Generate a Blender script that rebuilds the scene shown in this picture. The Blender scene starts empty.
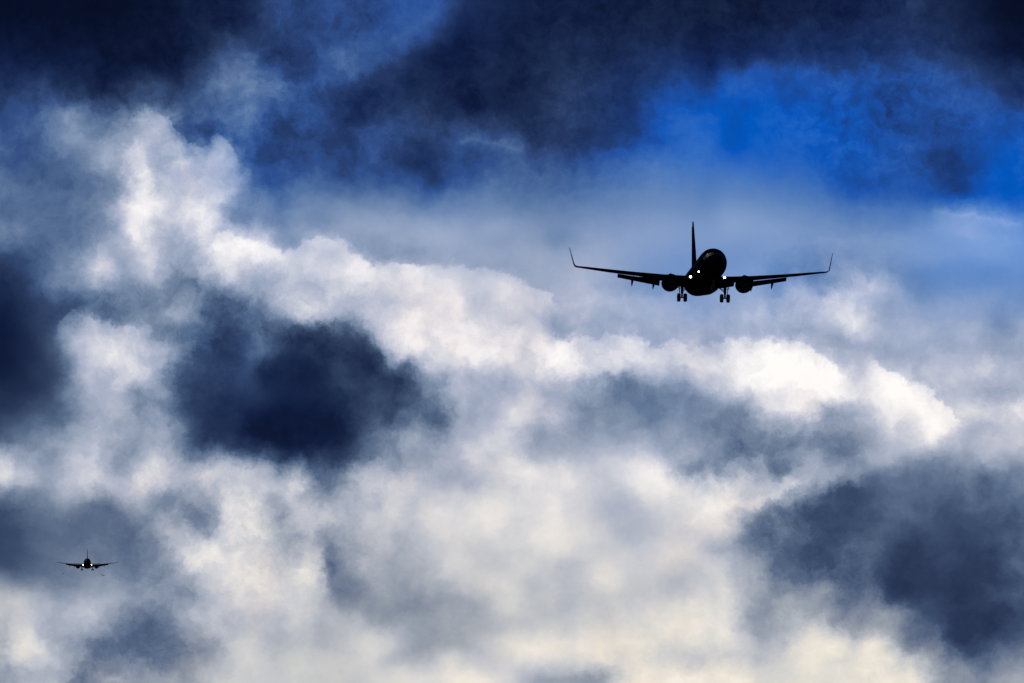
import bpy, bmesh, math
import numpy as np
from mathutils import Vector, Matrix, Euler

scn = bpy.context.scene
C = scn.collection
R = math.radians

# ------------------------------------------------------------------ camera, world, sun, exposure
FOCAL = 300.0
K = 36.0 / FOCAL / 1024.0            # radians of sky per picture element of this long lens
PITCH = 3.6                          # the lens looks 3.6 degrees above the horizon
EYE = Vector((0.0, 0.0, 1.7))
cam_d = bpy.data.cameras.new('camera'); cam = bpy.data.objects.new('camera', cam_d); C.objects.link(cam)
cam_d.lens = FOCAL; cam_d.sensor_width = 36.0
cam_d.clip_start = 0.5; cam_d.clip_end = 60000.0
cam.location = EYE; cam.rotation_euler = (R(90 + PITCH), 0, 0)
scn.camera = cam
scn.render.resolution_x = 1024; scn.render.resolution_y = 683
scn.view_settings.view_transform = 'Standard'
scn.view_settings.look = 'None'
scn.view_settings.exposure = 0.0
scn.view_settings.gamma = 1.0
scn.view_settings.use_curve_mapping = False

SUN_EL, SUN_AZ = 38.0, -28.0         # behind the clouds, above and a little left of the view
sun_d = bpy.data.lights.new('sun', 'SUN'); sun = bpy.data.objects.new('sun', sun_d); C.objects.link(sun)
sun_d.energy = 1.2; sun_d.angle = R(0.5); sun_d.color = (1.0, 0.95, 0.87)
sdir = Vector((math.sin(R(SUN_AZ)) * math.cos(R(SUN_EL)), math.cos(R(SUN_AZ)) * math.cos(R(SUN_EL)), math.sin(R(SUN_EL))))
sun.rotation_euler = sdir.to_track_quat('Z', 'Y').to_euler()

def lin(c):
    c = c / 255.0
    return c / 12.92 if c <= 0.04045 else ((c + 0.055) / 1.055) ** 2.4

# Cloud field. Each number is how bright the cloud deck glows (0 dark rain base, 99 sunlit top)
# in one patch of sky, 0.21 degrees wide; columns run in azimuth, rows in elevation.
GLOW = """
5 5 5 5 6 7 10 15 22 28 30 28 28 32 18 12 10 10 10 9 10 10 9 9 10 11 10 11 17 13 9 5
7 7 7 7 7 8 14 24 22 26 30 28 30 26 12 9 11 13 13 13 15 12 10 14 15 16 17 17 17 15 13 7
13 13 11 9 8 9 17 34 30 26 33 30 19 16 14 12 10 16 18 14 19 20 16 26 24 20 20 20 21 20 19 12
18 24 22 12 15 22 30 40 38 30 20 18 20 20 15 10 12 19 22 15 23 28 27 29 28 29 24 23 24 27 26 22
36 46 60 68 73 62 60 42 30 25 16 28 24 15 25 27 20 18 14 20 28 32 30 26 27 28 25 26 27 22 25 27
34 36 38 44 80 66 68 48 30 32 26 33 27 19 26 32 32 28 30 34 38 38 34 32 32 30 28 30 29 19 22 28
42 36 38 50 80 70 72 56 46 46 48 46 42 38 46 46 40 40 44 46 48 46 44 42 48 44 38 36 38 32 34 32
46 40 42 62 85 70 76 88 62 60 62 66 66 66 62 61 58 54 56 56 58 56 56 56 55 54 54 52 50 50 56 48
22 46 70 68 68 68 78 85 81 77 80 70 62 60 62 65 62 64 66 58 52 50 50 50 50 50 52 60 55 50 52 50
17 36 43 46 48 48 42 54 60 72 74 76 80 84 82 70 76 74 68 56 52 54 58 60 64 66 72 62 58 58 58 52
10 20 56 70 60 52 30 29 28 40 40 48 72 84 84 80 84 78 74 74 70 66 66 70 74 70 74 70 68 66 62 58
9 16 68 80 80 63 24 17 14 14 13 16 48 76 84 86 84 84 80 76 76 78 84 92 97 88 68 70 72 72 70 64
18 20 34 66 76 47 26 19 14 16 18 20 22 36 66 68 71 66 50 44 45 44 56 73 90 94 92 88 89 76 70 72
24 34 58 64 48 40 16 10 9 8 10 26 27 41 62 70 74 56 52 52 48 44 43 50 54 57 46 66 84 95 76 72
44 48 60 58 56 62 42 24 16 16 20 48 58 54 66 74 70 60 66 68 72 50 46 48 48 56 42 62 62 59 56 62
78 62 78 60 76 71 63 76 73 56 68 79 79 74 71 81 80 78 72 80 86 68 62 67 66 44 34 36 36 34 30 40
34 46 54 42 44 48 58 76 78 58 62 64 72 74 80 84 78 79 70 66 74 80 84 60 50 34 28 36 40 36 34 38
24 34 40 42 44 55 70 82 84 56 56 66 68 74 80 82 84 84 76 72 70 80 74 52 32 28 36 38 28 30 26 32
32 38 42 48 50 54 70 84 86 76 47 62 66 77 80 80 78 70 74 84 78 72 76 62 50 38 38 38 22 24 22 30
67 62 62 58 52 46 62 74 82 76 61 56 54 56 56 68 74 68 74 76 76 76 85 72 64 62 57 54 30 22 24 32
70 64 66 58 42 42 56 74 74 66 70 74 66 58 60 70 76 76 80 82 84 84 80 62 68 74 64 54 42 24 20 24
64 70 56 46 50 56 66 78 80 76 78 74 65 72 84 88 80 69 66 82 88 86 84 88 84 86 88 88 84 62 48 56
"""
# How much clear blue air shows in or in front of the cloud, patches twice as wide
CLEAR = """
1 0 0 1 3 3 4 2 1 1 0 0 2 3 2 0
2 1 1 2 3 3 1 1 1 3 7 9 8 7 6 4
2 1 0 4 3 3 3 3 2 5 8 9 9 8 5 9
1 1 0 2 3 2 3 3 3 4 4 5 5 6 7 9
1 1 0 0 0 0 0 1 1 3 8 7 6 3 7 8
0 0 0 1 0 0 0 0 1 1 1 1 1 1 2 1
0 0 0 1 1 0 0 0 0 0 1 0 0 0 0 0
0 0 0 0 0 0 0 0 0 0 0 0 0 0 0 0
0 0 0 0 0 0 0 0 0 0 0 0 0 0 0 0
0 0 0 0 0 0 0 0 0 0 0 0 0 0 0 0
0 0 0 0 0 0 0 0 0 0 0 0 0 0 0 0
"""

# Where the cloud edges are crisp the deck is charted four times as closely: (first column, first row) of a 64 x 44 chart
FINE = [((18, 31), """
76 50 46 60 68 72 76 80 72 68 72 68 74 78 80 82 82 84 80 76 76 84 88 88
74 66 68 66 68 70 80 74 76 80 78 82 86 86 84 82 84 82 78 72 68 72 80 82
72 72 70 66 66 76 79 76 80 80 80 84 88 86 82 84 86 80 80 72 68 68 72 78
60 68 54 62 66 74 72 68 74 80 80 82 84 82 82 86 88 84 82 78 72 68 72 76
68 72 50 62 62 66 66 66 70 76 78 76 75 78 80 80 84 80 80 78 76 74 74 80
80 80 46 52 62 66 64 64 66 74 80 78 74 76 80 78 76 72 74 82 82 78 78 80
"""),
 ((18, 37), """
82 80 50 48 54 60 60 62 66 66 72 76 80 80 76 70 74 72 74 82 82 76 76 72 68 72 76
78 74 62 48 50 60 58 52 56 58 62 66 72 78 78 70 74 68 72 74 78 72 74 70 74 80 80
78 74 68 62 58 54 54 54 56 58 62 64 68 78 76 72 70 70 74 74 78 78 80 82 82 86 84
76 72 68 70 70 68 62 62 58 60 62 64 68 68 72 74 76 76 80 80 80 80 84 84 86 88 86
72 70 68 70 76 79 74 60 60 62 62 64 74 78 84 88 84 82 86 86 82 86 84 84 86 86 80
76 74 76 76 78 78 66 62 66 74 76 74 74 78 84 86 84 80 86 86 82 86 84 78 74 72 76
77 76 76 75 76 78 80 80 80 82 86 88 86 80 74 66 62 66 62 64 78 88 90 90 88 88 86
"""),
 ((42, 33), """
80 84 84 80 62 50 40 34 32 28 26 28 30 34 36 34 30 28 28 30 30 32
76 80 76 76 52 38 42 38 34 28 28 30 32 32 26 24 28 26 24 26 32 34
84 80 68 62 56 44 34 26 26 26 30 36 38 26 21 21 24 23 20 22 25 32
78 76 78 68 62 58 40 32 28 32 34 32 32 22 18 20 22 24 19 22 24 34
"""),
 ((45, 37), """
78 66 66 46 42 42 42 32 34 36 20 18 20 20 19 19 22 22 26
86 74 64 54 56 54 58 40 38 44 24 19 21 22 17 20 24 26 30
84 64 56 58 66 60 54 50 50 50 58 42 32 26 20 18 18 18 24
84 66 60 62 66 78 74 60 54 60 60 50 34 36 20 20 18 20 26
84 76 68 66 76 86 88 84 72 84 72 48 44 44 24 22 24 28 34
76 80 74 78 80 88 86 84 86 88 80 68 64 54 44 36 34 42 50
88 88 80 82 84 86 84 84 86 86 86 84 84 56 54 54 46 58 60
"""),
 ((27, 19), """
88 90 74 68 76 76 72 70 72 72 70 68 66 64 62
86 86 84 84 76 76 74 64 66 66 66 64 66 66 64
88 90 88 88 86 82 82 60 66 74 66 74 74 68 66
86 88 92 92 84 80 86 92 86 82 78 76 84 76 70
78 84 88 84 86 84 86 90 90 82 80 84 82 80 78
54 70 68 66 62 70 72 80 82 60 62 52 48 60 64
"""),
 ((27, 25), """
48 66 64 64 70 74 74 62 66 56 52 44 40 44 48
32 62 60 64 74 80 74 74 66 48 52 48 54 44 48
40 60 64 68 78 76 66 66 60 52 54 54 56 48 52
56 64 74 78 80 72 60 62 62 60 62 62 64 66 56
66 66 78 78 78 78 70 68 70 68 72 74 80 82 66
68 64 70 74 84 88 84 80 84 76 74 76 86 90 84
"""),
 ((0, 25), """
16 16 20 30 52 64 66 72 50
18 26 34 34 50 62 64 70 52
28 36 42 42 54 62 66 60 56
40 44 48 58 62 66 70 60 58
66 56 54 54 72 74 66 58 62
80 76 66 60 72 76 76 56 72
"""),
 ((57, 16), """
52 52 52 52 52 52 50
46 46 46 46 46 46 47
46 46 48 48 48 48 48
52 54 55 56 54 54 50
60 60 60 60 60 48 58
66 66 64 64 62 56 62
"""),
 ((60, 22), """
64 60 60 62
74 74 68 70
70 70 68 66
74 68 60 70
84 80 80 80
74 70 72 76
68 70 72 72
60 66 66 62
48 40 52 50
40 36 40 46
36 34 36 40
"""), ((0, 5), """
16 18 18 16 15 13 11 14 21 25 19
20 24 26 27 27 20 14 17 26 34 30
"""), ((11, 0), """
9 9 9 10 14 20 24 22 20 24 24 22 24 28 30 28 27 18 14
9 10 10 11 14 18 24 24 20 24 26 24 26 26 30 32 24 14 10
9 11 15 20 20 18 20 24 24 22 24 28 28 28 28 22 16 11 9
10 14 22 30 32 24 18 20 24 28 30 28 26 24 18 12 10 9 9
12 20 32 40 40 28 24 22 20 30 32 28 22 18 14 12 10 9 10
20 28 38 42 40 36 32 28 28 26 22 20 16 16 14 14 13 12 10
26 32 34 36 38 36 34 32 28 20 17 16 16 18 18 18 16 12 8
32 38 40 38 34 30 28 28 26 20 16 15 18 20 20 20 18 14 12
36 30 36 34 30 26 22 22 22 18 16 20 24 24 22 22 20 24 24
66 60 68 36 30 22 20 22 22 22 20 22 26 24 20 16 18 24 26
68 72 72 60 28 22 24 26 28 24 22 24 26 24 18 15 18 24 22
72 74 72 62 36 34 32 34 32 30 26 28 28 28 24 20 18 28 30
78 76 74 62 42 40 40 42 42 40 38 38 40 40 38 34 36 38 42
"""), ((45, 3), """
13 13 14 14 16 16 17 16 15 16 17 17 17 16 15 14 12 8 7
22 23 25 25 24 26 28 26 24 23 24 23 25 24 23 21 18 15 14
28 28 27 26 23 26 28 28 25 24 24 23 26 26 25 24 22 18 16
26 26 27 27 25 25 26 26 23 23 21 22 26 27 26 26 26 22 19
26 26 28 28 28 28 27 27 23 24 22 20 24 25 26 25 26 26 24
26 26 28 28 28 28 27 26 24 25 24 22 22 24 25 25 25 26 25
26 26 29 29 29 29 28 27 26 26 26 26 25 21 20 23 24 26 28
33 33 31 30 30 30 29 28 26 27 27 27 26 22 19 20 23 25 28
39 38 36 35 35 35 33 27 26 27 26 26 26 22 20 21 25 27 28
44 43 42 41 40 38 36 32 27 27 28 30 28 25 21 20 25 27 28
52 51 50 48 46 44 42 40 38 38 38 38 38 38 38 36 35 34 33
57 56 55 54 52 50 48 46 44 44 43 44 43 46 52 54 50 46 44
"""), ((0, 31), """
62 58 56 66 70 74 66 70 78 72 62 60 62 72 76 76 72 68
36 40 46 52 56 46 44 50 58 54 50 54 56 66 80 80 72 60
28 34 40 44 42 40 42 42 46 52 62 56 50 62 82 82 78 60
24 28 36 40 38 38 40 40 42 48 68 68 56 66 84 84 80 62
26 30 38 42 44 42 42 42 44 48 60 82 80 82 84 84 80 66
30 34 38 42 46 46 44 46 46 48 54 70 82 84 84 84 82 74
50 46 44 46 48 52 54 52 52 52 52 58 68 80 84 86 86 80
68 68 62 58 60 62 64 60 58 56 54 54 60 68 76 82 86 80
72 74 70 66 70 72 66 56 48 44 48 58 68 72 72 76 76 74
72 76 72 66 66 64 56 44 38 36 42 58 70 72 70 74 72 66
70 84 78 66 62 52 42 38 36 38 40 46 50 60 76 78 70 66
66 80 80 72 60 46 44 42 40 42 44 50 58 64 74 82 76 72
60 66 70 68 52 44 56 58 52 54 56 58 66 72 76 78 76 74
"""), ((0, 7), """
24 29 34 41 46 42 34 42 52 64 57 32 34 38 40 40 28 24
28 34 34 44 54 50 44 56 56 70 60 34 32 32 34 38 30 20
32 30 34 42 50 54 62 58 78 66 68 62 38 70 36 32 22 20
30 28 32 36 42 50 68 56 82 60 68 72 64 72 50 34 22 26
38 34 32 34 36 40 44 50 88 70 72 74 72 62 62 40 28 26
40 40 38 36 40 42 46 58 88 76 80 74 74 76 62 42 38 36
38 36 36 38 40 42 54 82 92 89 73 77 86 70 51 48 48 44
44 42 40 40 40 44 52 70 88 80 72 78 84 78 56 60 56 50
40 40 38 40 42 46 54 66 88 76 66 70 74 84 90 86 78 56
26 32 34 46 46 55 75 60 72 86 68 60 66 84 92 92 90 80
18 24 34 48 52 72 78 62 68 74 62 56 64 74 78 74 66 70
14 20 32 50 50 54 56 52 50 54 50 40 46 56 58 60 64 70
"""), ((18, 14), """
54 52 54 58 60 62 60 58 60 58 58 56 60 58 54 52 50 50
58 73 77 66 58 58 58 62 62 64 62 60 58 56 58 56 50 52
72 74 72 78 70 60 58 62 60 62 62 62 62 62 62 62 60 60
76 80 84 84 86 80 76 84 76 72 74 66 64 64 62 64 64 64
70 68 74 76 74 76 78 84 84 86 82 76 76 82 74 64 66 66
74 76 72 70 72 74 76 80 84 88 90 72 72 78 80 76 74 70
"""), ((0, 19), """
12 16 22 28 32 38 44 46 46 44 48 54 46 32 34 48 46 66
10 15 20 26 40 58 46 44 48 54 64 60 44 28 28 36 38 48
9 13 20 34 60 72 74 70 66 62 38 38 36 22 22 34 36 28
9 13 18 40 66 72 82 80 72 72 61 47 28 22 20 34 38 22
9 13 20 28 60 76 80 82 80 66 50 34 22 20 18 24 14 12
11 14 20 24 52 70 68 78 84 62 44 22 20 22 20 22 13 11
"""), ((18, 20), """
66 74 62 58 68 72 82 86 84
26 23 28 26 36 66 84 90 86
16 20 14 20 20 40 68 84 84
13 12 16 20 14 18 38 40 68
11 10 14 22 20 16 24 20 50
"""), ((9, 25), """
56 48 28 20 18 14 18 16 12 11 12 13 16 20 26 22 28 40
52 44 28 18 14 15 12 9 8 8 8 10 14 22 26 22 32 38
62 58 38 22 15 15 10 8 8 8 8 8 12 20 36 32 50 48
70 60 46 24 18 18 11 9 8 9 10 10 11 24 44 50 62 54
74 72 48 44 46 42 34 34 26 18 22 24 18 36 50 54 54 56
80 76 70 72 74 74 66 62 52 66 44 40 52 66 68 66 70 68
"""), ((48, 16), """
52 50 50 50 52 52 52 52 52
46 46 46 46 52 60 56 50 48
52 62 54 48 58 70 74 68 50
62 68 66 74 76 76 64 60 60
66 68 70 72 80 84 68 60 62
"""), ((42, 21), """
66 66 66 72 74 72 76 70 66 68 66 78 70 64 66 66 62 60
78 76 62 80 88 92 92 86 78 66 62 62 64 62 64 64 64 64
76 84 80 84 92 97 98 98 98 96 80 74 80 72 72 66 72 72
56 74 76 82 90 98 98 98 98 98 90 82 88 94 92 78 78 78
50 54 62 72 72 80 86 96 98 98 94 86 90 92 94 98 78 72
54 48 52 54 50 66 76 80 84 62 64 66 84 88 92 98 96 80
56 50 46 45 48 60 62 58 64 60 56 58 70 84 80 86 98 90
58 54 50 46 44 46 44 46 50 50 46 50 62 72 74 82 88 78
62 60 52 46 48 54 46 54 64 54 44 46 60 68 68 58 56 58
66 54 58 56 62 64 46 52 56 64 59 52 46 44 42 42 44 44
82 76 80 84 76 74 72 74 64 48 34 30 34 38 38 38 38 42
80 84 88 88 84 74 58 50 36 36 28 26 32 36 36 34 34 30
""")]
# How strongly billows and wisps show
TEXT = """
2 2 3 4 4 4 3 3 4 4 4 4 4 4 4 2
4 4 4 4 5 4 4 4 5 4 3 2 3 4 4 4
3 4 5 4 4 4 5 4 4 3 2 1 2 5 5 2
3 3 5 4 2 1 1 1 1 1 0 0 0 1 1 2
3 4 4 5 4 4 3 2 2 2 1 1 4 5 1 1
1 4 5 5 4 4 4 4 4 4 4 5 4 3 3 3
1 4 5 2 1 3 5 3 4 4 3 4 5 5 3 4
4 5 4 5 4 4 4 3 3 2 4 6 6 3 3 3
2 2 5 5 5 4 2 2 2 2 2 4 5 3 2 3
2 3 4 4 4 3 3 2 2 2 2 3 4 4 2 3
4 4 4 3 2 2 2 2 2 3 3 3 3 3 4 3
"""
def upsample(a):
    """twice as many cells each way, cell centres kept in place"""
    for ax in (0, 1):
        a = np.moveaxis(a, ax, 0); p = np.concatenate([a[:1], a, a[-1:]])
        lo = .25 * p[:-2] + .75 * p[1:-1]; hi = .75 * p[1:-1] + .25 * p[2:]
        a = np.stack([lo, hi], 1).reshape((-1,) + a.shape[1:]); a = np.moveaxis(a, 0, ax)
    return a
def fine_glow():
    a = upsample(grid(GLOW, 100.0))
    for (c0, r0), t in FINE:
        t = grid(t, 100.0); a[r0:r0 + t.shape[0], c0:c0 + t.shape[1]] = t
    return a
def grid(s, scale):
    return np.array([[float(x) for x in l.split()] for l in s.strip().splitlines()]) / scale
def bsmooth(a):
    p = np.pad(a, 1, mode='edge')
    h = (p[:, :-2] + 4 * p[:, 1:-1] + p[:, 2:]) / 6
    return (h[:-2] + 4 * h[1:-1] + h[2:]) / 6
def prefilter(a):
    c = a.copy()
    for _ in range(2): c = c + 0.8 * (a - bsmooth(c))
    return np.clip(c, 0.0, 1.0)

world = bpy.data.worlds.new('World'); world.use_nodes = True
nt = world.node_tree; nt.nodes.clear(); L = nt.links
def node(t, **kw):
    n = nt.nodes.new(t)
    for k, v in kw.items(): setattr(n, k, v)
    return n
def put(sock, v):
    if isinstance(v, (int, float)): sock.default_value = v
    elif isinstance(v, tuple): sock.default_value = v
    else: L.new(v, sock)
def M(op, a, b=0.0, c=0.0, clamp=False):
    n = node('ShaderNodeMath', operation=op, use_clamp=clamp)
    put(n.inputs[0], a); put(n.inputs[1], b); put(n.inputs[2], c)
    return n.outputs[0]
def V(op, a, b=(0, 0, 0)):
    n = node('ShaderNodeVectorMath', operation=op)
    put(n.inputs[0], a); put(n.inputs[1], b)
    return n.outputs['Value'] if op in ('DOT_PRODUCT', 'LENGTH') else n.outputs[0]
def xyz(x, y, z=0.0):
    n = node('ShaderNodeCombineXYZ'); put(n.inputs[0], x); put(n.inputs[1], y); put(n.inputs[2], z); return n.outputs[0]
def smooth(v, a, b, lo=0.0, hi=1.0, kind='SMOOTHSTEP'):
    n = node('ShaderNodeMapRange', interpolation_type=kind, clamp=True)
    put(n.inputs['Value'], v); put(n.inputs['From Min'], a); put(n.inputs['From Max'], b)
    put(n.inputs['To Min'], lo); put(n.inputs['To Max'], hi); return n.outputs['Result']
def mixf(f, a, b):
    n = node('ShaderNodeMix', data_type='FLOAT'); put(n.inputs[0], f); put(n.inputs[2], a); put(n.inputs[3], b); return n.outputs[0]
def mixc(f, a, b, mode='MIX'):
    n = node('ShaderNodeMix', data_type='RGBA', blend_type=mode); put(n.inputs[0], f)
    put(n.inputs[6], a); put(n.inputs[7], b); return n.outputs[2]
def noise(vec, scale, detail, rough=0.5, dist=0.0, lac=2.0, col=False):
    n = node('ShaderNodeTexNoise', noise_dimensions='3D', noise_type='FBM')
    put(n.inputs['Vector'], vec)
    n.inputs['Scale'].default_value = scale; n.inputs['Detail'].default_value = detail
    n.inputs['Roughness'].default_value = rough; n.inputs['Lacunarity'].default_value = lac
    n.inputs['Distortion'].default_value = dist
    return n.outputs['Color' if col else 'Fac']
def ramp(fac, stops, mode='LINEAR'):
    """a colour ramp, kept in a little node group of its own so that filling it is quick"""
    g = bpy.data.node_groups.new('ramp', 'ShaderNodeTree')
    g.interface.new_socket('Fac', in_out='INPUT', socket_type='NodeSocketFloat')
    g.interface.new_socket('Color', in_out='OUTPUT', socket_type='NodeSocketColor')
    n = g.nodes.new('ShaderNodeValToRGB'); cr = n.color_ramp; cr.interpolation = mode
    cr.elements[0].position = stops[0][0]; cr.elements[1].position = stops[-1][0]
    for p, c in stops[1:-1]: cr.elements.new(p)
    for e, (p, c) in zip(cr.elements, stops): e.color = (c[0], c[1], c[2], 1.0)
    a = g.nodes.new('NodeGroupInput'); b = g.nodes.new('NodeGroupOutput')
    g.links.new(a.outputs[0], n.inputs[0]); g.links.new(n.outputs[0], b.inputs[0])
    w = node('ShaderNodeGroup', node_tree=g)
    put(w.inputs[0], fac); return w.outputs[0]
def after(x, prev):
    """x unchanged, but worked out only once prev is known (keeps the shader's memory small)"""
    return x if prev is None else M('MULTIPLY_ADD', prev, 1e-9, x)
def field(g, fu, fv):
    """smooth scalar field over the sky from a table: B-spline in both directions"""
    g = prefilter(g); nr, nc = g.shape; tot = None
    # columns are shared out between ramps of at most 32 stops; zero stops at the seams make the splines add up
    parts = []; c0 = 0
    while c0 < nc:
        lead = 2 if c0 else 0
        room = 32 - lead
        c1 = nc if nc - c0 <= room else c0 + room - 2
        tail = 0 if c1 == nc else 2
        parts.append((c0 - lead, c1 + tail, c0, c1)); c0 = c1
    us = []
    for (a0, a1, b0, b1) in parts:
        n = a1 - a0
        us.append((smooth(fu, (a0 + .5) / nc - .5 / nc, (a1 - .5) / nc + .5 / nc, 0.0, 1.0, 'LINEAR'), n))
    for j in range(0, nr, 3):
        r0, r1 = max(0, j - 2), min(nr, j + 5); n = r1 - r0
        first, last = r0 == 0, r1 == nr
        fvl = smooth(after(fv, tot), r0 / nr, r1 / nr, 0.0, 1.0, 'LINEAR')
        b = ramp(fvl, [((i + .5) / n, tuple(1.0 if (r0 + i == j + q) else 0.0 for q in range(3))) for i in range(n)], 'B_SPLINE')
        rsum = None
        for (a0, a1, b0, b1), (uu, m) in zip(parts, us):
            st = []
            for i in range(a0, a1):
                st.append(((i - a0 + .5) / m, tuple((g[j + q, i] if (b0 <= i < b1 and j + q < nr) else 0.0) for q in range(3))))
            a = ramp(after(uu, tot), st, 'B_SPLINE')
            rsum = a if rsum is None else V('ADD', rsum, a)
        d = V('DOT_PRODUCT', rsum, b)
        tot = d if tot is None else M('ADD', tot, d)
    return tot

tc = node('ShaderNodeTexCoord')
sep = node('ShaderNodeSeparateXYZ'); L.new(tc.outputs['Generated'], sep.inputs[0])
az = M('ARCTAN2', sep.outputs[0], sep.outputs[1])
el = M('ARCSINE', sep.outputs[2])
sx = M('ADD', M('DIVIDE', az, K * 100), 5.12)                          # sky position, 100 patches-units
sy = M('SUBTRACT', 3.415, M('DIVIDE', M('SUBTRACT', el, R(PITCH)), K * 100))
P = xyz(sx, sy, 0.0)
# billows and wisps push the edges of the cloud masses about
WARP1, WARP2 = 0.16, 0.30
w1 = V('SUBTRACT', noise(P, 1.8, 9.0, 0.60, col=True), (0.5, 0.5, 0.5))
w2 = V('SUBTRACT', noise(V('ADD', P, (7.3, 2.1, 4.4)), 3.8, 8.0, 0.68, col=True), (0.5, 0.5, 0.5))
def vscale(v, s):
    n = node('ShaderNodeVectorMath', operation='SCALE'); put(n.inputs[0], v); put(n.inputs['Scale'], s); return n.outputs[0]
fu0 = M('DIVIDE', sx, 10.24); fv0 = M('DIVIDE', sy, 6.82)
text = M('MAXIMUM', field(grid(TEXT, 5.0), fu0, fv0), 0.05)
def vscale2(v, a):
    n = node('ShaderNodeVectorMath', operation='SCALE'); put(n.inputs[0], v); put(n.inputs['Scale'], a); return n.outputs[0]
Pw = V('ADD', V('ADD', P, vscale2(w1, M('MULTIPLY_ADD', text, WARP1, WARP1 * .4))), vscale2(w2, M('MULTIPLY_ADD', text, WARP2, WARP2 * .3)))
sw = node('ShaderNodeSeparateXYZ'); L.new(Pw, sw.inputs[0])
fu = M('DIVIDE', sw.outputs[0], 10.24); fv = M('DIVIDE', sw.outputs[1], 6.82)
glow = field(fine_glow(), fu, fv)
clear = field(grid(CLEAR, 10.0), fu, fv)
# beyond the charted part of the sky: a broken storm deck
gen = smooth(noise(V('MULTIPLY', P, (0.6, 1.0, 1.0)), 0.35, 8.0, 0.55), 0.35, 0.72, 0.06, 0.62)
inx = M('MINIMUM', smooth(sx, -1.6, -0.2), smooth(sx, 11.84, 10.44))
iny = M('MINIMUM', smooth(sy, -1.6, -0.2), smooth(sy, 8.4, 7.03))
inside = M('MULTIPLY', inx, iny)
glow = mixf(inside, gen, glow)
clear = mixf(inside, 0.25, clear)
# fine structure
n1 = M('SUBTRACT', noise(Pw, 2.6, 10.0, 0.58), 0.5)
n2 = M('SUBTRACT', noise(V('ADD', Pw, (3, 9, 1)), 8.0, 6.0, 0.66), 0.5)
bil = M('ABSOLUTE', M('SUBTRACT', noise(V('ADD', Pw, (13, 1, 6)), 2.2, 5.0, 0.5), 0.5))
mid = M('MULTIPLY', smooth(glow, 0.04, 0.40, 0.36, 1.0), M('POWER', M('MINIMUM', text, 1.1), 1.3))
det = M('ADD', M('MULTIPLY', n1, 0.36), M('MULTIPLY', n2, smooth(glow, 0.35, 0.75, 0.34, 0.20)))
det = M('ADD', det, M('MULTIPLY', M('SUBTRACT', bil, 0.07), smooth(glow, 0.5, 0.75, 0.0, 0.30)))
glow = M('ADD', glow, M('MULTIPLY', det, mid), clamp=True)

# crisp rims: where a heap of cloud stands out against what lies behind it. Points along each rim,
# then how much brighter (or, if negative, darker) the cloud is just inside, and how far that reaches
RIMS = [
 ('s', "930,213 950,214 970,218 990,222 1010,225 1030,228", 0.11, 5),
 ('s', "905,226 940,230 980,238 1030,244", 0.035, 12),
 ('s', "450,141 470,139 490,143 510,150 530,152", 0.08, 6),
 ('h', "150,113 162,113 171,117 173,127 185,136 193,144 200,149 207,141 213,137 222,137 229,146 235,160 243,176", 0.085, 11),
 ('h', "262,240 276,249 287,250 296,247 304,240 320,237 337,239 351,249 367,261 386,266 409,264 429,270", 0.07, 12),
 ('h', "395,268 409,264 429,270 440,265 467,268 481,272 502,272 516,279 530,286 551,294 566,310", 0.055, 12),
 ('h', "547,335 562,338 584,335 597,340 619,331 642,335 655,346 664,350 672,345 682,346 696,349 703,346 714,346 724,344 727,336 740,336 753,337 759,340 765,336 772,335 780,337 794,339 807,344 815,353 830,365 850,382", 0.06, 12),
 ('h', "864,369 872,366 879,367 887,371 895,374 906,376 914,381 922,383 928,387 933,393 937,400 948,410 957,420 968,428", 0.07, 11),
 ('h', "50,338 56,331 63,320 73,312 84,313 93,320 107,320 116,322 126,326 140,333 148,345", 0.07, 12),
 ('h', "288,323 296,329 309,325 324,323 336,321 344,322 354,329 364,325 374,334 378,348 389,361 400,362 414,361 423,369 429,380", -0.05, 12),
 ('h', "742,512 746,509 759,502 776,498 798,489 812,483 820,487 841,488 858,479 870,473", -0.04, 13),
 ('h', "672,470 678,472 692,477 707,479 716,471 724,465 736,459 748,457 762,457 767,470 772,476 784,475 798,473", 0.045, 12),
 ('h', "208,246 214,238 222,234 232,233 243,236 254,238 262,243 270,248", 0.05, 9),
 ('v', "502,338 515,333 528,331 540,326 553,323 576,323 586,326 596,331 606,341", -0.035, 14),
]
Pe = V('ADD', V('ADD', P, vscale(w1, 0.14)), vscale(w2, 0.16))
frac = M('SUBTRACT', noise(V('ADD', Pe, (5, 17, 3)), 6.0, 6.0, 0.62), 0.5)
se = node('ShaderNodeSeparateXYZ'); L.new(Pe, se.inputs[0])
ex = M('MULTIPLY', se.outputs[0], 100.0); ey = M('MULTIPLY', se.outputs[1], 100.0)
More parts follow.
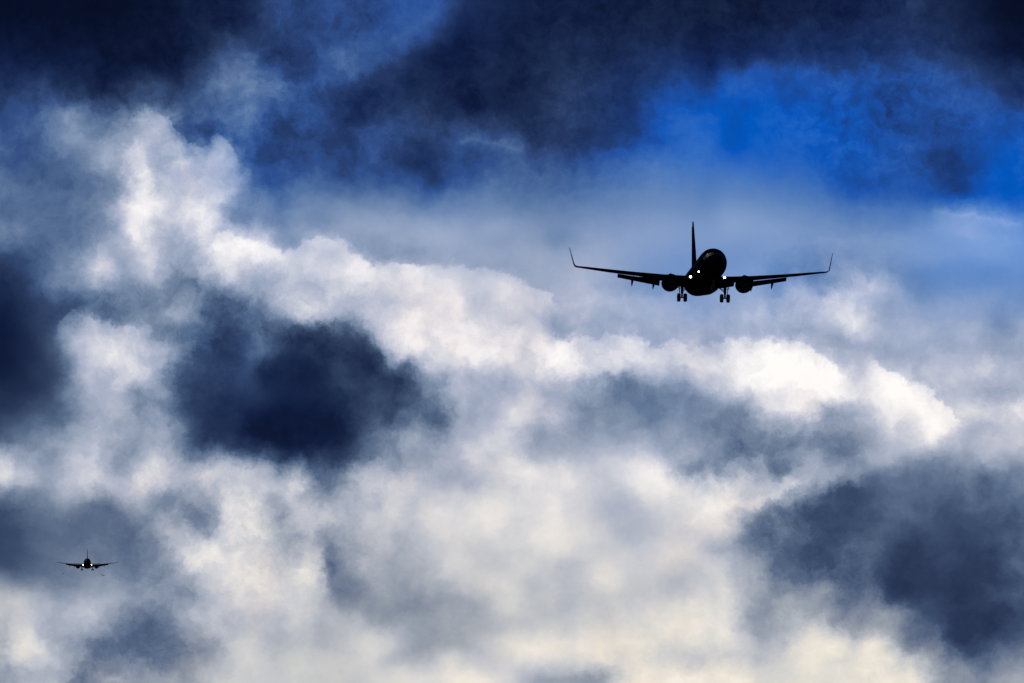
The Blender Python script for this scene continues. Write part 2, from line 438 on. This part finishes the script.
for kind, pts, amp, reach in RIMS:
    pts = [tuple(float(q) for q in p.split(',')) for p in pts.split()]
    a0, a1 = pts[0][0], pts[-1][0]; b0 = min(p[1] for p in pts) - 5; b1 = max(p[1] for p in pts) + 5
    along, across = (ex, ey) if kind in 'hs' else (ey, ex)
    along = after(along, glow); t = smooth(along, a0, a1, 0.0, 1.0, 'LINEAR')
    f = ramp(t, [((p[0] - a0) / (a1 - a0), ((p[1] - b0) / (b1 - b0),) * 3) for p in pts])
    fx = node('ShaderNodeSeparateXYZ'); L.new(f, fx.inputs[0])
    d = M('SUBTRACT', across, M('MULTIPLY_ADD', fx.outputs[0], b1 - b0, b0))
    d = M('ADD', d, M('MULTIPLY', frac, 38.0 if kind != 's' else 14.0))
    side = smooth(d, -4.0, 4.0, -1.0, 1.0) if kind != 's' else 1.0
    fall = M('POWER', 2.718, M('MULTIPLY', M('ABSOLUTE', d), -1.0 / reach))
    across = None
    ends = M('MINIMUM', smooth(along, a0, a0 + 14), smooth(along, a1, a1 - 14))
    e = M('MULTIPLY', M('MULTIPLY', side, fall), M('MULTIPLY', ends, amp))
    glow = M('ADD', glow, e)
glow = M('MINIMUM', M('MAXIMUM', glow, 0.0), 1.0)

def cramp(fac, tab):
    return ramp(fac, [(p / 100.0, tuple(lin(x) for x in c)) for p, c in tab])
cloud = cramp(glow, [(0, (3, 6, 20)), (5, (8, 15, 38)), (9, (17, 29, 59)), (14, (29, 43, 73)), (20, (44, 59, 89)), (30, (64, 82, 110)),
    (40, (88, 108, 138)), (50, (117, 134, 160)), (60, (148, 161, 184)), (70, (176, 183, 204)), (80, (207, 209, 220)), (90, (240, 237, 240)), (97, (255, 252, 250))])
warm = cramp(glow, [(0, (3, 6, 20)), (9, (20, 30, 58)), (20, (45, 58, 88)), (30, (62, 80, 112)), (40, (92, 106, 132)), (50, (123, 132, 150)),
    (60, (152, 158, 168)), (70, (183, 186, 191)), (80, (212, 210, 206)), (88, (234, 226, 212)), (97, (252, 243, 228))])
blue = cramp(glow, [(0, (2, 6, 30)), (5, (4, 12, 48)), (10, (8, 26, 84)), (20, (18, 60, 132)), (27, (2, 84, 186)), (35, (50, 108, 194)),
    (45, (90, 134, 202)), (55, (118, 152, 212)), (65, (152, 172, 220)), (80, (204, 212, 240)), (95, (250, 250, 255))])
wf = M('MULTIPLY', smooth(sy, 3.4, 6.6, 0.0, 0.9), smooth(noise(V('ADD', P, (2, 5, 8)), 0.7, 3.0), 0.32, 0.60, 0.45, 1.0))
cloud = mixc(wf, cloud, warm)
pink = smooth(noise(V('ADD', P, (21, 3, 2)), 0.9, 4.0), 0.5, 0.68, 0.0, 0.6)
cloud = mixc(M('MULTIPLY', pink, smooth(glow, 0.55, 0.8)), cloud, (1.0, 0.93, 0.90, 1.0), 'MULTIPLY')
# clear air takes its light from the physical sky
sky = node('ShaderNodeTexSky', sky_type='NISHITA'); sky.sun_disc = False
sky.sun_elevation = R(SUN_EL); sky.sun_rotation = R(SUN_AZ)
sky.altitude = 0; sky.air_density = 1.0; sky.dust_density = 0.3; sky.ozone_density = 3.0
SKYREF = (6.0, 7.0, 8.0)
rel = V('DIVIDE', sky.outputs[0], SKYREF)
rel = V('MINIMUM', rel, (1.5, 1.5, 1.5))
clearcol = mixc(0.35, blue, mixc(1.0, blue, rel, 'MULTIPLY'))
out = mixc(M('MULTIPLY', clear, 1.08, clamp=True), cloud, clearcol)
out = V('MULTIPLY', out, (10.0, 10.0, 10.0))
bg = node('ShaderNodeBackground'); L.new(out, bg.inputs[0]); bg.inputs[1].default_value = 0.1
wo = node('ShaderNodeOutputWorld'); L.new(bg.outputs[0], wo.inputs[0])
scn.world = world
world.cycles.sampling_method = 'MANUAL'; world.cycles.sample_map_resolution = 512

# ------------------------------------------------------------------ materials
def mat(name, col, rough=0.5, metal=0.0, bump=0.0, var=0.15, scale=3.0, coat=0.0, spec=.5):
    m = bpy.data.materials.new(name); m.use_nodes = True; t = m.node_tree
    b = t.nodes['Principled BSDF']; b.inputs['Metallic'].default_value = metal
    b.inputs['Specular IOR Level'].default_value = spec
    if coat: b.inputs['Coat Weight'].default_value = coat
    tcn = t.nodes.new('ShaderNodeTexCoord'); nn = t.nodes.new('ShaderNodeTexNoise')
    t.links.new(tcn.outputs['Object'], nn.inputs['Vector']); nn.inputs['Scale'].default_value = scale; nn.inputs['Detail'].default_value = 5
    cr = t.nodes.new('ShaderNodeValToRGB')
    cr.color_ramp.elements[0].position = .3; cr.color_ramp.elements[1].position = .7
    cr.color_ramp.elements[0].color = (*[c * (1 - var) for c in col], 1); cr.color_ramp.elements[1].color = (*[c * (1 + var) for c in col], 1)
    t.links.new(nn.outputs['Fac'], cr.inputs[0]); t.links.new(cr.outputs[0], b.inputs['Base Color'])
    mr = t.nodes.new('ShaderNodeMapRange'); mr.inputs['To Min'].default_value = rough * .85; mr.inputs['To Max'].default_value = rough * 1.15
    t.links.new(nn.outputs['Fac'], mr.inputs[0]); t.links.new(mr.outputs[0], b.inputs['Roughness'])
    if bump:
        bp = t.nodes.new('ShaderNodeBump'); bp.inputs['Strength'].default_value = bump
        t.links.new(nn.outputs['Fac'], bp.inputs['Height']); t.links.new(bp.outputs[0], b.inputs['Normal'])
    return m
def lamp_mat(name, strength, col=(1.0, 0.95, 0.86)):
    m = bpy.data.materials.new(name); m.use_nodes = True; t = m.node_tree; t.nodes.clear()
    e = t.nodes.new('ShaderNodeEmission'); e.inputs[0].default_value = (*col, 1); e.inputs[1].default_value = strength
    o = t.nodes.new('ShaderNodeOutputMaterial'); t.links.new(e.outputs[0], o.inputs[0]); return m
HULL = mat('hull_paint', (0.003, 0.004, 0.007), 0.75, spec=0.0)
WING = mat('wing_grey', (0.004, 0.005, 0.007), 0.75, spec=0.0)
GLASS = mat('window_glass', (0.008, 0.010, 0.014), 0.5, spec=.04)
METAL = mat('bare_metal', (0.30, 0.29, 0.28), 0.35, 0.9)
GEAR = mat('gear_steel', (0.10, 0.10, 0.11), 0.45, 0.3)
RUBBER = mat('tyre_rubber', (0.018, 0.018, 0.018), 0.8)
RIM = mat('wheel_hub_gold', (0.42, 0.33, 0.16), 0.4, 0.5)
LAMP = lamp_mat('lamp_white', 9.0)
GLINT = lamp_mat('hull_glint', 9.0)  # emission that imitates sun glinting off the hull side
LAMPFAR = lamp_mat('lamp_bright', 22.0)
FEATHER = mat('bird_feathers', (0.03, 0.03, 0.033), 0.8)
GROUND = mat('grassland', (0.020, 0.026, 0.014), 0.95, scale=0.02, var=0.4)

# ------------------------------------------------------------------ mesh helpers (aircraft axes: nose towards -Y, tail +Y, up +Z)
BASE = Vector((0, -18.9, 3.85))       # shifts aircraft coordinates so the thing's origin lies under the main wheels
def obj(name, bm, mats, parent=None, smooth_=True):
    me = bpy.data.meshes.new(name); bm.normal_update(); bm.to_mesh(me); bm.free()
    for m in (mats if isinstance(mats, (list, tuple)) else [mats]): me.materials.append(m)
    if smooth_:
        me.polygons.foreach_set('use_smooth', [True] * len(me.polygons))
    o = bpy.data.objects.new(name, me); C.objects.link(o)
    if parent: o.parent = parent
    return o
def shift(bm): bmesh.ops.translate(bm, vec=BASE, verts=bm.verts)
def loft(bm, rings, cap=True, mi=0):
    vs = [[bm.verts.new(p) for p in r] for r in rings]; n = len(rings[0]); fs = []
    for a, b in zip(vs[:-1], vs[1:]):
        for i in range(n):
            fs.append(bm.faces.new((a[i], a[(i + 1) % n], b[(i + 1) % n], b[i])))
    if cap:
        fs.append(bm.faces.new(vs[0][::-1])); fs.append(bm.faces.new(vs[-1]))
    for f in fs: f.material_index = mi
    return vs
def fixn(bm): bmesh.ops.recalc_face_normals(bm, faces=bm.faces)
def ellipse(y, hw, zt, zb, n=40):
    zc = (zt + zb) / 2; h = (zt - zb) / 2
    return [(hw * math.cos(t), y, zc + h * math.sin(t)) for t in (2 * math.pi * i / n for i in range(n))]
STN = [(0.0, .06, -.50, -.60), (.12, .30, -.28, -.83), (.4, .56, -.06, -1.06), (.9, .86, .26, -1.32), (1.6, 1.16, .68, -1.55), (2.3, 1.40, 1.18, -1.72),
       (3.1, 1.60, 1.58, -1.85), (4.2, 1.77, 1.85, -1.95), (5.4, 1.86, 1.98, -2.0), (6.5, 1.88, 2.01, -2.01), (12, 1.88, 2.01, -2.01), (20, 1.88, 2.01, -2.01), (26.5, 1.88, 2.01, -2.0),
       (29.5, 1.82, 2.0, -1.68), (32, 1.60, 1.97, -1.12), (34.5, 1.22, 1.88, -.42), (36.5, .84, 1.76, .16), (38.2, .45, 1.58, .62), (39.2, .20, 1.38, .92)]
def interp(y):
    for a, b in zip(STN[:-1], STN[1:]):
        if a[0] <= y <= b[0]:
            t = (y - a[0]) / (b[0] - a[0]); return [a[i] + (b[i] - a[i]) * t for i in range(1, 4)]
    return STN[-1][1:]
def skin_pt(y, ang, off=0.0):
    hw, zt, zb = interp(y); h = (zt - zb) / 2
    return Vector(((hw + off) * math.cos(ang), y, (zt + zb) / 2 + (h + off) * math.sin(ang)))
AIRFOIL = [(0, 0), (.012, .18), (.05, .34), (.15, .48), (.32, .54), (.55, .42), (.8, .20), (1, .02), (.8, -.12), (.55, -.32), (.32, -.46), (.15, -.42), (.05, -.28), (.012, -.15)]
def foil(le, chord, thick, axis_up=Vector((0, 0, 1)), twist=0.0, back=Vector((0, 1, 0))):
    pts = []
    for s, t in AIRFOIL:
        v = back * (s * chord) + axis_up * (t * thick * chord)
        pts.append(Vector(le) + v)
    return pts
# wing stations: span x, leading edge y, chord, thickness ratio ; height of the wing plane by span
WST = [(0.0, 12.2, 9.0, .13), (1.8, 12.9, 7.9, .13), (3.4, 14.1, 6.55, .125), (5.8, 15.55, 5.15, .12), (9.0, 17.22, 4.08, .11), (12.5, 19.05, 2.93, .11), (15.2, 20.45, 2.05, .105), (16.35, 21.05, 1.68, .10)]
def wing_z(x): return -1.20 + 0.140 * max(0, x - 1.8) + 0.0008 * max(0, x - 1.8) ** 2
def wst(x):
    for a, b in zip(WST[:-1], WST[1:]):
        if a[0] <= x <= b[0]:
            t = (x - a[0]) / (b[0] - a[0]); return [a[i] + (b[i] - a[i]) * t for i in range(1, 4)]
    return WST[-1][1:]
def tube(bm, p0, p1, r0, r1=None, n=12, mi=0):
    r1 = r0 if r1 is None else r1
    p0, p1 = Vector(p0), Vector(p1); d = (p1 - p0).normalized()
    a = d.orthogonal().normalized(); b = d.cross(a)
    loft(bm, [[p + (a * math.cos(2 * math.pi * i / n) + b * math.sin(2 * math.pi * i / n)) * r for i in range(n)] for p, r in ((p0, r0), (p1, r1))], mi=mi)
def wheel_bm(c, rad, wid):
    bm = bmesh.new(); n = 28
    prof = [(-wid / 2, rad * .55), (-wid / 2, rad * .84), (-wid * .38, rad * .96), (-wid * .15, rad), (wid * .15, rad), (wid * .38, rad * .96), (wid / 2, rad * .84), (wid / 2, rad * .55)]
    rings = [[(c[0] + x, c[1] + r * math.cos(2 * math.pi * i / n), c[2] + r * math.sin(2 * math.pi * i / n)) for i in range(n)] for x, r in prof]
    loft(bm, rings, cap=False, mi=0)
    hub = [(-wid * .32, .02), (-wid * .44, rad * .2), (-wid * .30, rad * .42), (-wid / 2, rad * .548)]
    for s in (1, -1):
        loft(bm, [[(c[0] + s * x, c[1] + r * math.cos(2 * math.pi * i / n), c[2] + r * math.sin(2 * math.pi * i / n)) for i in range(n)] for x, r in hub], cap=False, mi=1)
    fixn(bm); return bm

def fuselage_bm():
    bm = bmesh.new()
    ys = [s[0] for s in STN]
    loft(bm, [ellipse(y, *interp(y)) for y in ys], mi=0)
    # wing to body fairing, merged into the belly
    fair = [(10.6, .5, -1.9, -2.02), (12.0, 1.5, -1.1, -2.22), (14.0, 1.98, -.75, -2.36), (17.0, 2.06, -.7, -2.42), (20.5, 2.03, -.8, -2.38), (23, 1.75, -1.1, -2.3), (25, .9, -1.8, -2.05)]
    loft(bm, [ellipse(*f) for f in fair], mi=0)
    # cabin windows, small dark panes 4 mm proud of the skin
    for s in (0, 1):
        y = 5.6
        while y < 31:
            if not 15.6 < y < 16.0:
                ring = []
                for i in range(10):
                    t = 2 * math.pi * i / 10
                    ang = 0.22 + 0.09 * math.sin(t)
                    if s: ang = math.pi - ang
                    ring.append(bm.verts.new(skin_pt(y + .115 * math.cos(t), ang, .004)))
                f = bm.faces.new(ring); f.material_index = 1
            y += .508
    fixn(bm); shift(bm); return bm
def windshield_bm():
    bm = bmesh.new()
    for s in (1, -1):
        for a0, a1, y0, y1 in ((84, 54, 1.72, 2.32), (52, 30, 1.85, 2.62), (28, 12, 2.15, 3.0)):
            g = []
            for j in range(5):
                row = []
                for i in range(5):
                    a = R(a0 + (a1 - a0) * i / 4)
                    y = y0 + (y1 - y0) * j / 4
                    p = skin_pt(y, a, .006); p.x *= s; row.append(bm.verts.new(p))
                g.append(row)
            for j in range(4):
                for i in range(4): bm.faces.new((g[j][i], g[j][i + 1], g[j + 1][i + 1], g[j + 1][i]))
    fixn(bm); shift(bm); return bm
def wing_bm(s):
    bm = bmesh.new(); rings = []
    for x, y, c, t in WST:
        r = foil((x, y, wing_z(x)), c * (0.80 if 1.9 < x < 12.4 else .97), t / (0.80 if 1.9 < x < 12.4 else .97))
        rings.append([(s * p.x, p.y, p.z) for p in r])
    loft(bm, rings); fixn(bm); shift(bm); return bm
def winglet_bm(s):
    # curved junction then a tall raked blade
    path = [(16.34, wing_z(16.35), 21.05, 1.70, 0), (16.78, wing_z(16.35) + .08, 21.30, 1.58, 28), (17.04, wing_z(16.35) + .30, 21.6, 1.40, 60), (17.14, wing_z(16.35) + .62, 21.85, 1.26, 78), (17.60, wing_z(16.35) + 2.62, 23.05, .66, 80), (17.64, wing_z(16.35) + 2.80, 23.25, .46, 80)]
    bm = bmesh.new(); rings = []
    for x, z, y, c, a in path:
        up = Vector((-math.sin(R(a)), 0, math.cos(R(a))))
        rings.append([(s * p.x, p.y, p.z) for p in foil((x, y, z), c, .095, up)])
    loft(bm, rings); fixn(bm); shift(bm); return bm
def flap_bm(s, x0, x1, drop=0.0, defl=30, cfrac=.15, back=.80):
    bm = bmesh.new(); rings = []
    for i in range(4):
        x = x0 + (x1 - x0) * i / 3; y, c, t = wst(x)
        bk = Vector((0, math.cos(R(defl)), -math.sin(R(defl)))); up = Vector((0, math.sin(R(defl)), math.cos(R(defl))))
        r = foil((x, y + c * back, wing_z(x) + .02 - drop * c * .08), c * cfrac, .13, up, back=bk)
        rings.append([(s * p.x, p.y, p.z) for p in r])
    loft(bm, rings); fixn(bm); shift(bm); return bm
def slat_bm(s, x0, x1):
    bm = bmesh.new(); rings = []
    for i in range(4):
        x = x0 + (x1 - x0) * i / 3; y, c, t = wst(x)
        q = [(-.055, -.085), (-.075, -.06), (-.07, -.035), (-.035, .0), (.02, .055), (.075, .075), (.02, .03), (-.02, -.02), (-.035, -.05)]
        rings.append([(s * x, y + a * c, wing_z(x) + b * c * .62 + .0) for a, b in q])
    loft(bm, rings); fixn(bm); shift(bm); return bm
def fairing_bm(s, x):
    y, c, t = wst(x); z = wing_z(x); bm = bmesh.new()
    st = [(y + c * .45, .03, z - .22, 0), (y + c * .6, .17, z - .34, 0), (y + c * .78, .22, z - .48, 0), (y + c * .95, .20, z - .68, 0), (y + c * 1.08, .13, z - 1.02, 0), (y + c * 1.17, .03, z - 1.30, 0)]
    rings = [[(s * (x + r * .8 * math.cos(a)), yy, zz + r * 1.3 * math.sin(a)) for a in (2 * math.pi * i / 14 for i in range(14))] for yy, r, zz, _ in st]
    loft(bm, rings); fixn(bm); shift(bm); return bm
EX, EZ = 4.90, -1.82
def nacelle_bm(s):
    bm = bmesh.new(); n = 36
    def ring(y, r, flat=.0):
        out = []
        for i in range(n):
            a = 2 * math.pi * i / n; z = r * math.sin(a)
            if z < 0: z *= 1 - flat
            x = r * math.cos(a) * (1.05 if flat else 1)
            out.append((s * EX + x, y + .8, EZ + z))
        return out
    pr = [(11.9, .76, .02), (11.2, .78, .04), (10.75, .84, .06), (10.62, .93, .07), (10.72, 1.0, .07), (11.2, 1.08, .06), (12.2, 1.13, .04), (13.4, 1.08, .02), (14.6, .92, 0), (15.0, .84, 0), (15.0, .62, 0)]
    loft(bm, [ring(*p) for p in pr], cap=False, mi=0)
    core = [(14.6, .62, 0), (15.4, .55, 0), (16.1, .38, 0), (16.12, .28, 0), (16.9, .05, 0)]
    loft(bm, [ring(*p) for p in core], cap=True, mi=1)
    fixn(bm); shift(bm); return bm
def fan_bm(s):
    bm = bmesh.new()
    for k in range(24):
        a = 2 * math.pi * k / 24; b = a + .16
        p = lambda r, ang, y: bm.verts.new((s * EX + r * math.cos(ang), y + .8, EZ + r * math.sin(ang)))
        a4 = [p(.2, a, 11.72), p(.2, b + .1, 11.84), p(.755, b + .06, 11.86), p(.755, a - .02, 11.70)]
        bm.faces.new(a4)
    r = bmesh.ops.create_cone(bm, cap_ends=True, segments=20, radius1=.23, radius2=.01, depth=.55)
    bmesh.ops.transform(bm, matrix=Matrix.Translation((s * EX, 12.3, EZ)) @ Matrix.Rotation(R(90), 4, 'X'), verts=r['verts'])
    r2 = bmesh.ops.create_circle(bm, cap_ends=True, segments=30, radius=.775)
    bmesh.ops.transform(bm, matrix=Matrix.Translation((s * EX, 12.72, EZ)) @ Matrix.Rotation(R(90), 4, 'X'), verts=r2['verts'])
    shift(bm); return bm
def pylon_bm(s):
    bm = bmesh.new(); rings = []
    for y, zt, zb, w in ((12.2, EZ + 1.10, EZ + 1.02, .06), (13.2, EZ + 1.28, EZ + .95, .19), (14.5, EZ + 1.30, EZ + .8, .22), (15.2, wing_z(EX) + .12, EZ + .6, .22), (17.4, wing_z(EX) - .1, wing_z(EX) - .62, .16), (18.8, wing_z(EX) - .2, wing_z(EX) - .3, .04)):
        rings.append([(s * EX + w * a, y, zb + (zt - zb) * b) for a, b in ((-1, .1), (-.7, 0), (.7, 0), (1, .1), (1, .8), (.5, 1), (-.5, 1), (-1, .8))])
    loft(bm, rings); fixn(bm); shift(bm); return bm
def fin_bm():
    bm = bmesh.new(); rings = []
    for z, y, c, t in ((1.6, 29.0, 7.6, .055), (2.35, 31.2, 5.5, .085), (3.0, 32.0, 5.0, .095), (5.0, 33.25, 3.95, .10), (7.2, 34.9, 2.85, .10), (8.9, 36.1, 1.95, .10), (9.3, 36.5, 1.4, .08)):
        rings.append([Vector(p) for p in foil((0, y, z), c, t, Vector((1, 0, 0)))])
    loft(bm, rings); fixn(bm); shift(bm); return bm
def rudder_bm():
    bm = bmesh.new(); rings = []
    for z, y1, c in ((2.3, 36.72, .95), (5.0, 37.22, .86), (8.7, 37.98, .52)):
        rings.append([(.05, y1, z), (.012, y1 + c, z), (-.012, y1 + c, z), (-.05, y1, z)])
    loft(bm, rings); fixn(bm); shift(bm); return bm
def tailplane_bm(s):
    bm = bmesh.new(); rings = []
    for x, y, c, t, z in ((.35, 33.9, 4.3, .10, .95), (1.2, 34.5, 3.8, .10, 1.02), (4.5, 36.5, 2.4, .09, 1.42), (7.0, 38.0, 1.45, .09, 1.72), (7.18, 38.3, 1.1, .07, 1.74)):
        rings.append([(s * p.x, p.y, p.z) for p in foil((x, y, z), c, t)])
    loft(bm, rings); fixn(bm); shift(bm); return bm
GX, GY, GZ = 2.86, 18.9, -3.09
def main_strut_bm(s):
    bm = bmesh.new()
    tube(bm, (s * GX, GY - .1, -1.25), (s * GX, GY, -2.55), .20, .18)
    tube(bm, (s * GX, GY, -2.5), (s * GX, GY, GZ - .06), .13)
    tube(bm, (s * (GX - .48), GY, GZ), (s * (GX + .48), GY, GZ), .085)
    tube(bm, (s * (GX - .9), GY + .1, -1.6), (s * GX, GY, -2.3), .07)            # side brace
    tube(bm, (s * GX, GY - 1.1, -1.5), (s * GX, GY, -2.45), .06)                # drag brace
    tube(bm, (s * GX, GY + .12, -2.55), (s * GX, GY + .38, -2.85), .04)
    tube(bm, (s * GX, GY + .38, -2.85), (s * GX, GY + .1, -3.15), .04)           # torque links
    tube(bm, (s * (GX - .55), GY - .3, -1.95), (s * (GX + .6), GY - .3, -1.82), .045)
    fixn(bm); shift(bm); return bm
def main_door_bm(s):
    bm = bmesh.new(); x = GX + .30
    rings = []
    for z, w, dx in ((-1.45, .62, .12), (-2.0, .58, .06), (-2.55, .34, .0)):
        rings.append([(s * (x + dx), GY - w, z), (s * (x + dx + .035), GY - w, z), (s * (x + dx + .035), GY + w, z), (s * (x + dx), GY + w, z)])
    loft(bm, rings); fixn(bm); shift(bm); return bm
NY = 4.0
def nose_strut_bm():
    bm = bmesh.new()
    tube(bm, (0, NY + .15, -1.8), (0, NY + .05, -2.9), .10)
    tube(bm, (0, NY + .05, -2.85), (0, NY, -3.42), .06)
    tube(bm, (-.24, NY, -3.42), (.24, NY, -3.42), .05)
    tube(bm, (0, NY - 1.0, -1.85), (0, NY + .05, -2.7), .045)
    fixn(bm); shift(bm); return bm
def nose_door_bm(s):
    bm = bmesh.new()
    loft(bm, [[(s * .36, y, -1.9), (s * .385, y, -1.9), (s * (.47), y, -2.42), (s * .445, y, -2.42)] for y in (NY - 1.4, NY - .2, NY + .5)])
    fixn(bm); shift(bm); return bm
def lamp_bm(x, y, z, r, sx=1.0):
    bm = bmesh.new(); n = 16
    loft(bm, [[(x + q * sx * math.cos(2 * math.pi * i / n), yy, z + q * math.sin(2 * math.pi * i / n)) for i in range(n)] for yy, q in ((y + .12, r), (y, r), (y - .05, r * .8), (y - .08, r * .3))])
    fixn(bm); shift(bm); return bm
def aerial_bm(y, z, up=1):
    bm = bmesh.new()
    loft(bm, [[Vector(p) for p in foil((0, y + d, z + up * h), c, .12, Vector((1, 0, 0)))] for d, h, c in ((0, -.05, .42), (.2, .32, .2))])
    fixn(bm); shift(bm); return bm

def make_airliner():
    t = bpy.data.objects.new('airliner', None); C.objects.link(t); t.empty_display_size = 3
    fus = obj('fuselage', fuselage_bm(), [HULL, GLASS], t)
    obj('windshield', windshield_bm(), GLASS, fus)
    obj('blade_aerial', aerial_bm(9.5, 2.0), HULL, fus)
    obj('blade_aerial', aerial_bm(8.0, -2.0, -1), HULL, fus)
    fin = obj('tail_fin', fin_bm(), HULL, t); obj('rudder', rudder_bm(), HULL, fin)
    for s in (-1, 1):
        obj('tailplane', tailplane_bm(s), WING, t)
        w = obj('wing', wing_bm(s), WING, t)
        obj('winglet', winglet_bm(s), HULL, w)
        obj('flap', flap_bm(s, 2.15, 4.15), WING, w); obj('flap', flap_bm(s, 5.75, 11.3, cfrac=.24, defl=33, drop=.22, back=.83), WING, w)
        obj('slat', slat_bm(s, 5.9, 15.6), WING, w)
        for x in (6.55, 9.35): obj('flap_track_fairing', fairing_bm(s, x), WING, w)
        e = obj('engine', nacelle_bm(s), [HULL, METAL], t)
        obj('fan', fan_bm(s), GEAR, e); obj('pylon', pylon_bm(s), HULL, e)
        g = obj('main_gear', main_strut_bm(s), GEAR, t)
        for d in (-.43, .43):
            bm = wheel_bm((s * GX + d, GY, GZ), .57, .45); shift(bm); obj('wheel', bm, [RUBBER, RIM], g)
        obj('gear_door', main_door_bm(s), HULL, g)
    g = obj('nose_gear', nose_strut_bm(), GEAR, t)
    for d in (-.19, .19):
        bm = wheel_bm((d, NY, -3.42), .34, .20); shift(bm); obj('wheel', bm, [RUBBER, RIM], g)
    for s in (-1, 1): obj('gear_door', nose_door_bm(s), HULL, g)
    for s in (-1, 1): obj('landing_light', lamp_bm(s * 2.25, 13.0, -.96, .145), LAMP, t)
    obj('side_glint', lamp_bm(-1.72, 6.6, -1.0, .10), GLINT, t)  # glowing disc added in place of a sun glint on the fuselage side
    return t

def copy_tree(o, parent=None):
    c = o.copy(); C.objects.link(c); c.parent = parent
    for ch in [k for k in bpy.data.objects if k.parent == o and k != c]: copy_tree(ch, c)
    return c

def sky_point(px, py, dist):
    """a point in the air at a given bearing and height above the horizon"""
    e = R(PITCH); x = (px - 512) * K; z = (341.5 - py) * K
    d = Vector((x, math.cos(e) - z * math.sin(e), math.sin(e) + z * math.cos(e)))
    return EYE + d * dist
def place(t, nose_px, nose_py, dist, yaw, pitch, roll):
    t.rotation_mode = 'QUATERNION'
    q = (Matrix.Rotation(R(yaw), 3, 'Z') @ Matrix.Rotation(R(-pitch), 3, 'X') @ Matrix.Rotation(R(roll), 3, 'Y'))
    t.rotation_quaternion = q.to_quaternion()
    t.location = sky_point(nose_px, nose_py, dist) - q @ BASE        # BASE is where the nose lies in the thing's own axes
    return t

# ------------------------------------------------------------------ ground, well below the frame
bm = bmesh.new(); bmesh.ops.create_circle(bm, cap_ends=True, segments=64, radius=40000)
g = obj('ground', bm, GROUND, None, False); g['kind'] = 'structure'

# ------------------------------------------------------------------ the two aircraft
GRP = 'airliners on approach one behind the other'
near = make_airliner()
far = copy_tree(near)
place(near, 716.4, 258.7, 1116.0, 3.75, 2.4, 1.0)
near['label'] = 'large near dark airliner with upturned winglets and wheels down, high against the blue gap'
near['category'] = 'airplane'; near['group'] = GRP
place(far, 87.3, 561.3, 4520.0, 2.9, 2.1, 0.0)
far['label'] = 'tiny far airliner with two bright landing lights, low down before grey cloud'
far['category'] = 'airplane'; far['group'] = GRP
for o in list(bpy.data.objects):
    if o.parent == far and o.name.startswith('landing_light'):
        o.data = o.data.copy(); o.data.materials[0] = LAMPFAR
    if o.parent == far and o.name.startswith('side_glint'):
        bpy.data.objects.remove(o)
for w in [o for o in bpy.data.objects if o.parent == far and o.name.startswith('wing')]:
    for o in [q for q in bpy.data.objects if q.parent == w and q.name.startswith('winglet')]: bpy.data.objects.remove(o)

# ------------------------------------------------------------------ two birds under the far aircraft
def bird(px, py, dist, span, bank, flap, heading, label):
    h = span / 2
    vs = [(0, 0, 0), (0, -.16, .02), (0, -.24, .04), (0, .14, 0), (0, .28, 0)]
    rad = [(.055, .055), (.040, .040), (.028, .028), (.035, .03), (.05, .008)]
    ed = [(0, 1), (1, 2), (0, 3), (3, 4)]
    for s in (-1, 1):
        k = len(vs)
        vs += [(s * .12 * h / .5, -.05, .05), (s * .27 * h / .5, -.09, .05 + flap * .6), (s * .5 * h / .5, .06, flap)]
        rad += [(.055, .016), (.05, .012), (.012, .006)]
        ed += [(0, k), (k, k + 1), (k + 1, k + 2)]
    me = bpy.data.meshes.new('bird'); me.from_pydata(vs, ed, []); o = bpy.data.objects.new('bird', me); C.objects.link(o)
    sk = o.modifiers.new('skin', 'SKIN'); o.modifiers.new('sub', 'SUBSURF').levels = 1
    for i, r in enumerate(rad): me.skin_vertices[0].data[i].radius = r
    me.skin_vertices[0].data[0].use_root = True
    dg = bpy.context.evaluated_depsgraph_get()
    nm = bpy.data.meshes.new_from_object(o.evaluated_get(dg)); o.modifiers.clear(); o.data = nm
    nm.materials.clear(); nm.materials.append(FEATHER)
    for p in nm.polygons: p.use_smooth = True
    o.location = sky_point(px, py, dist); o.rotation_euler = Euler((R(-18), R(bank), R(heading)))
    o['label'] = label; o['category'] = 'bird'; o['group'] = 'birds flying under the far airliner'
    return o
bird(103.0, 575.6, 1500.0, 1.15, 12, .10, 20, 'tiny dark bird flying below the right wing of the far airliner')
bird(63.4, 573.8, 1600.0, 1.25, -48, .06, 35, 'tiny faint bird banked steeply below the left wing of the far airliner')
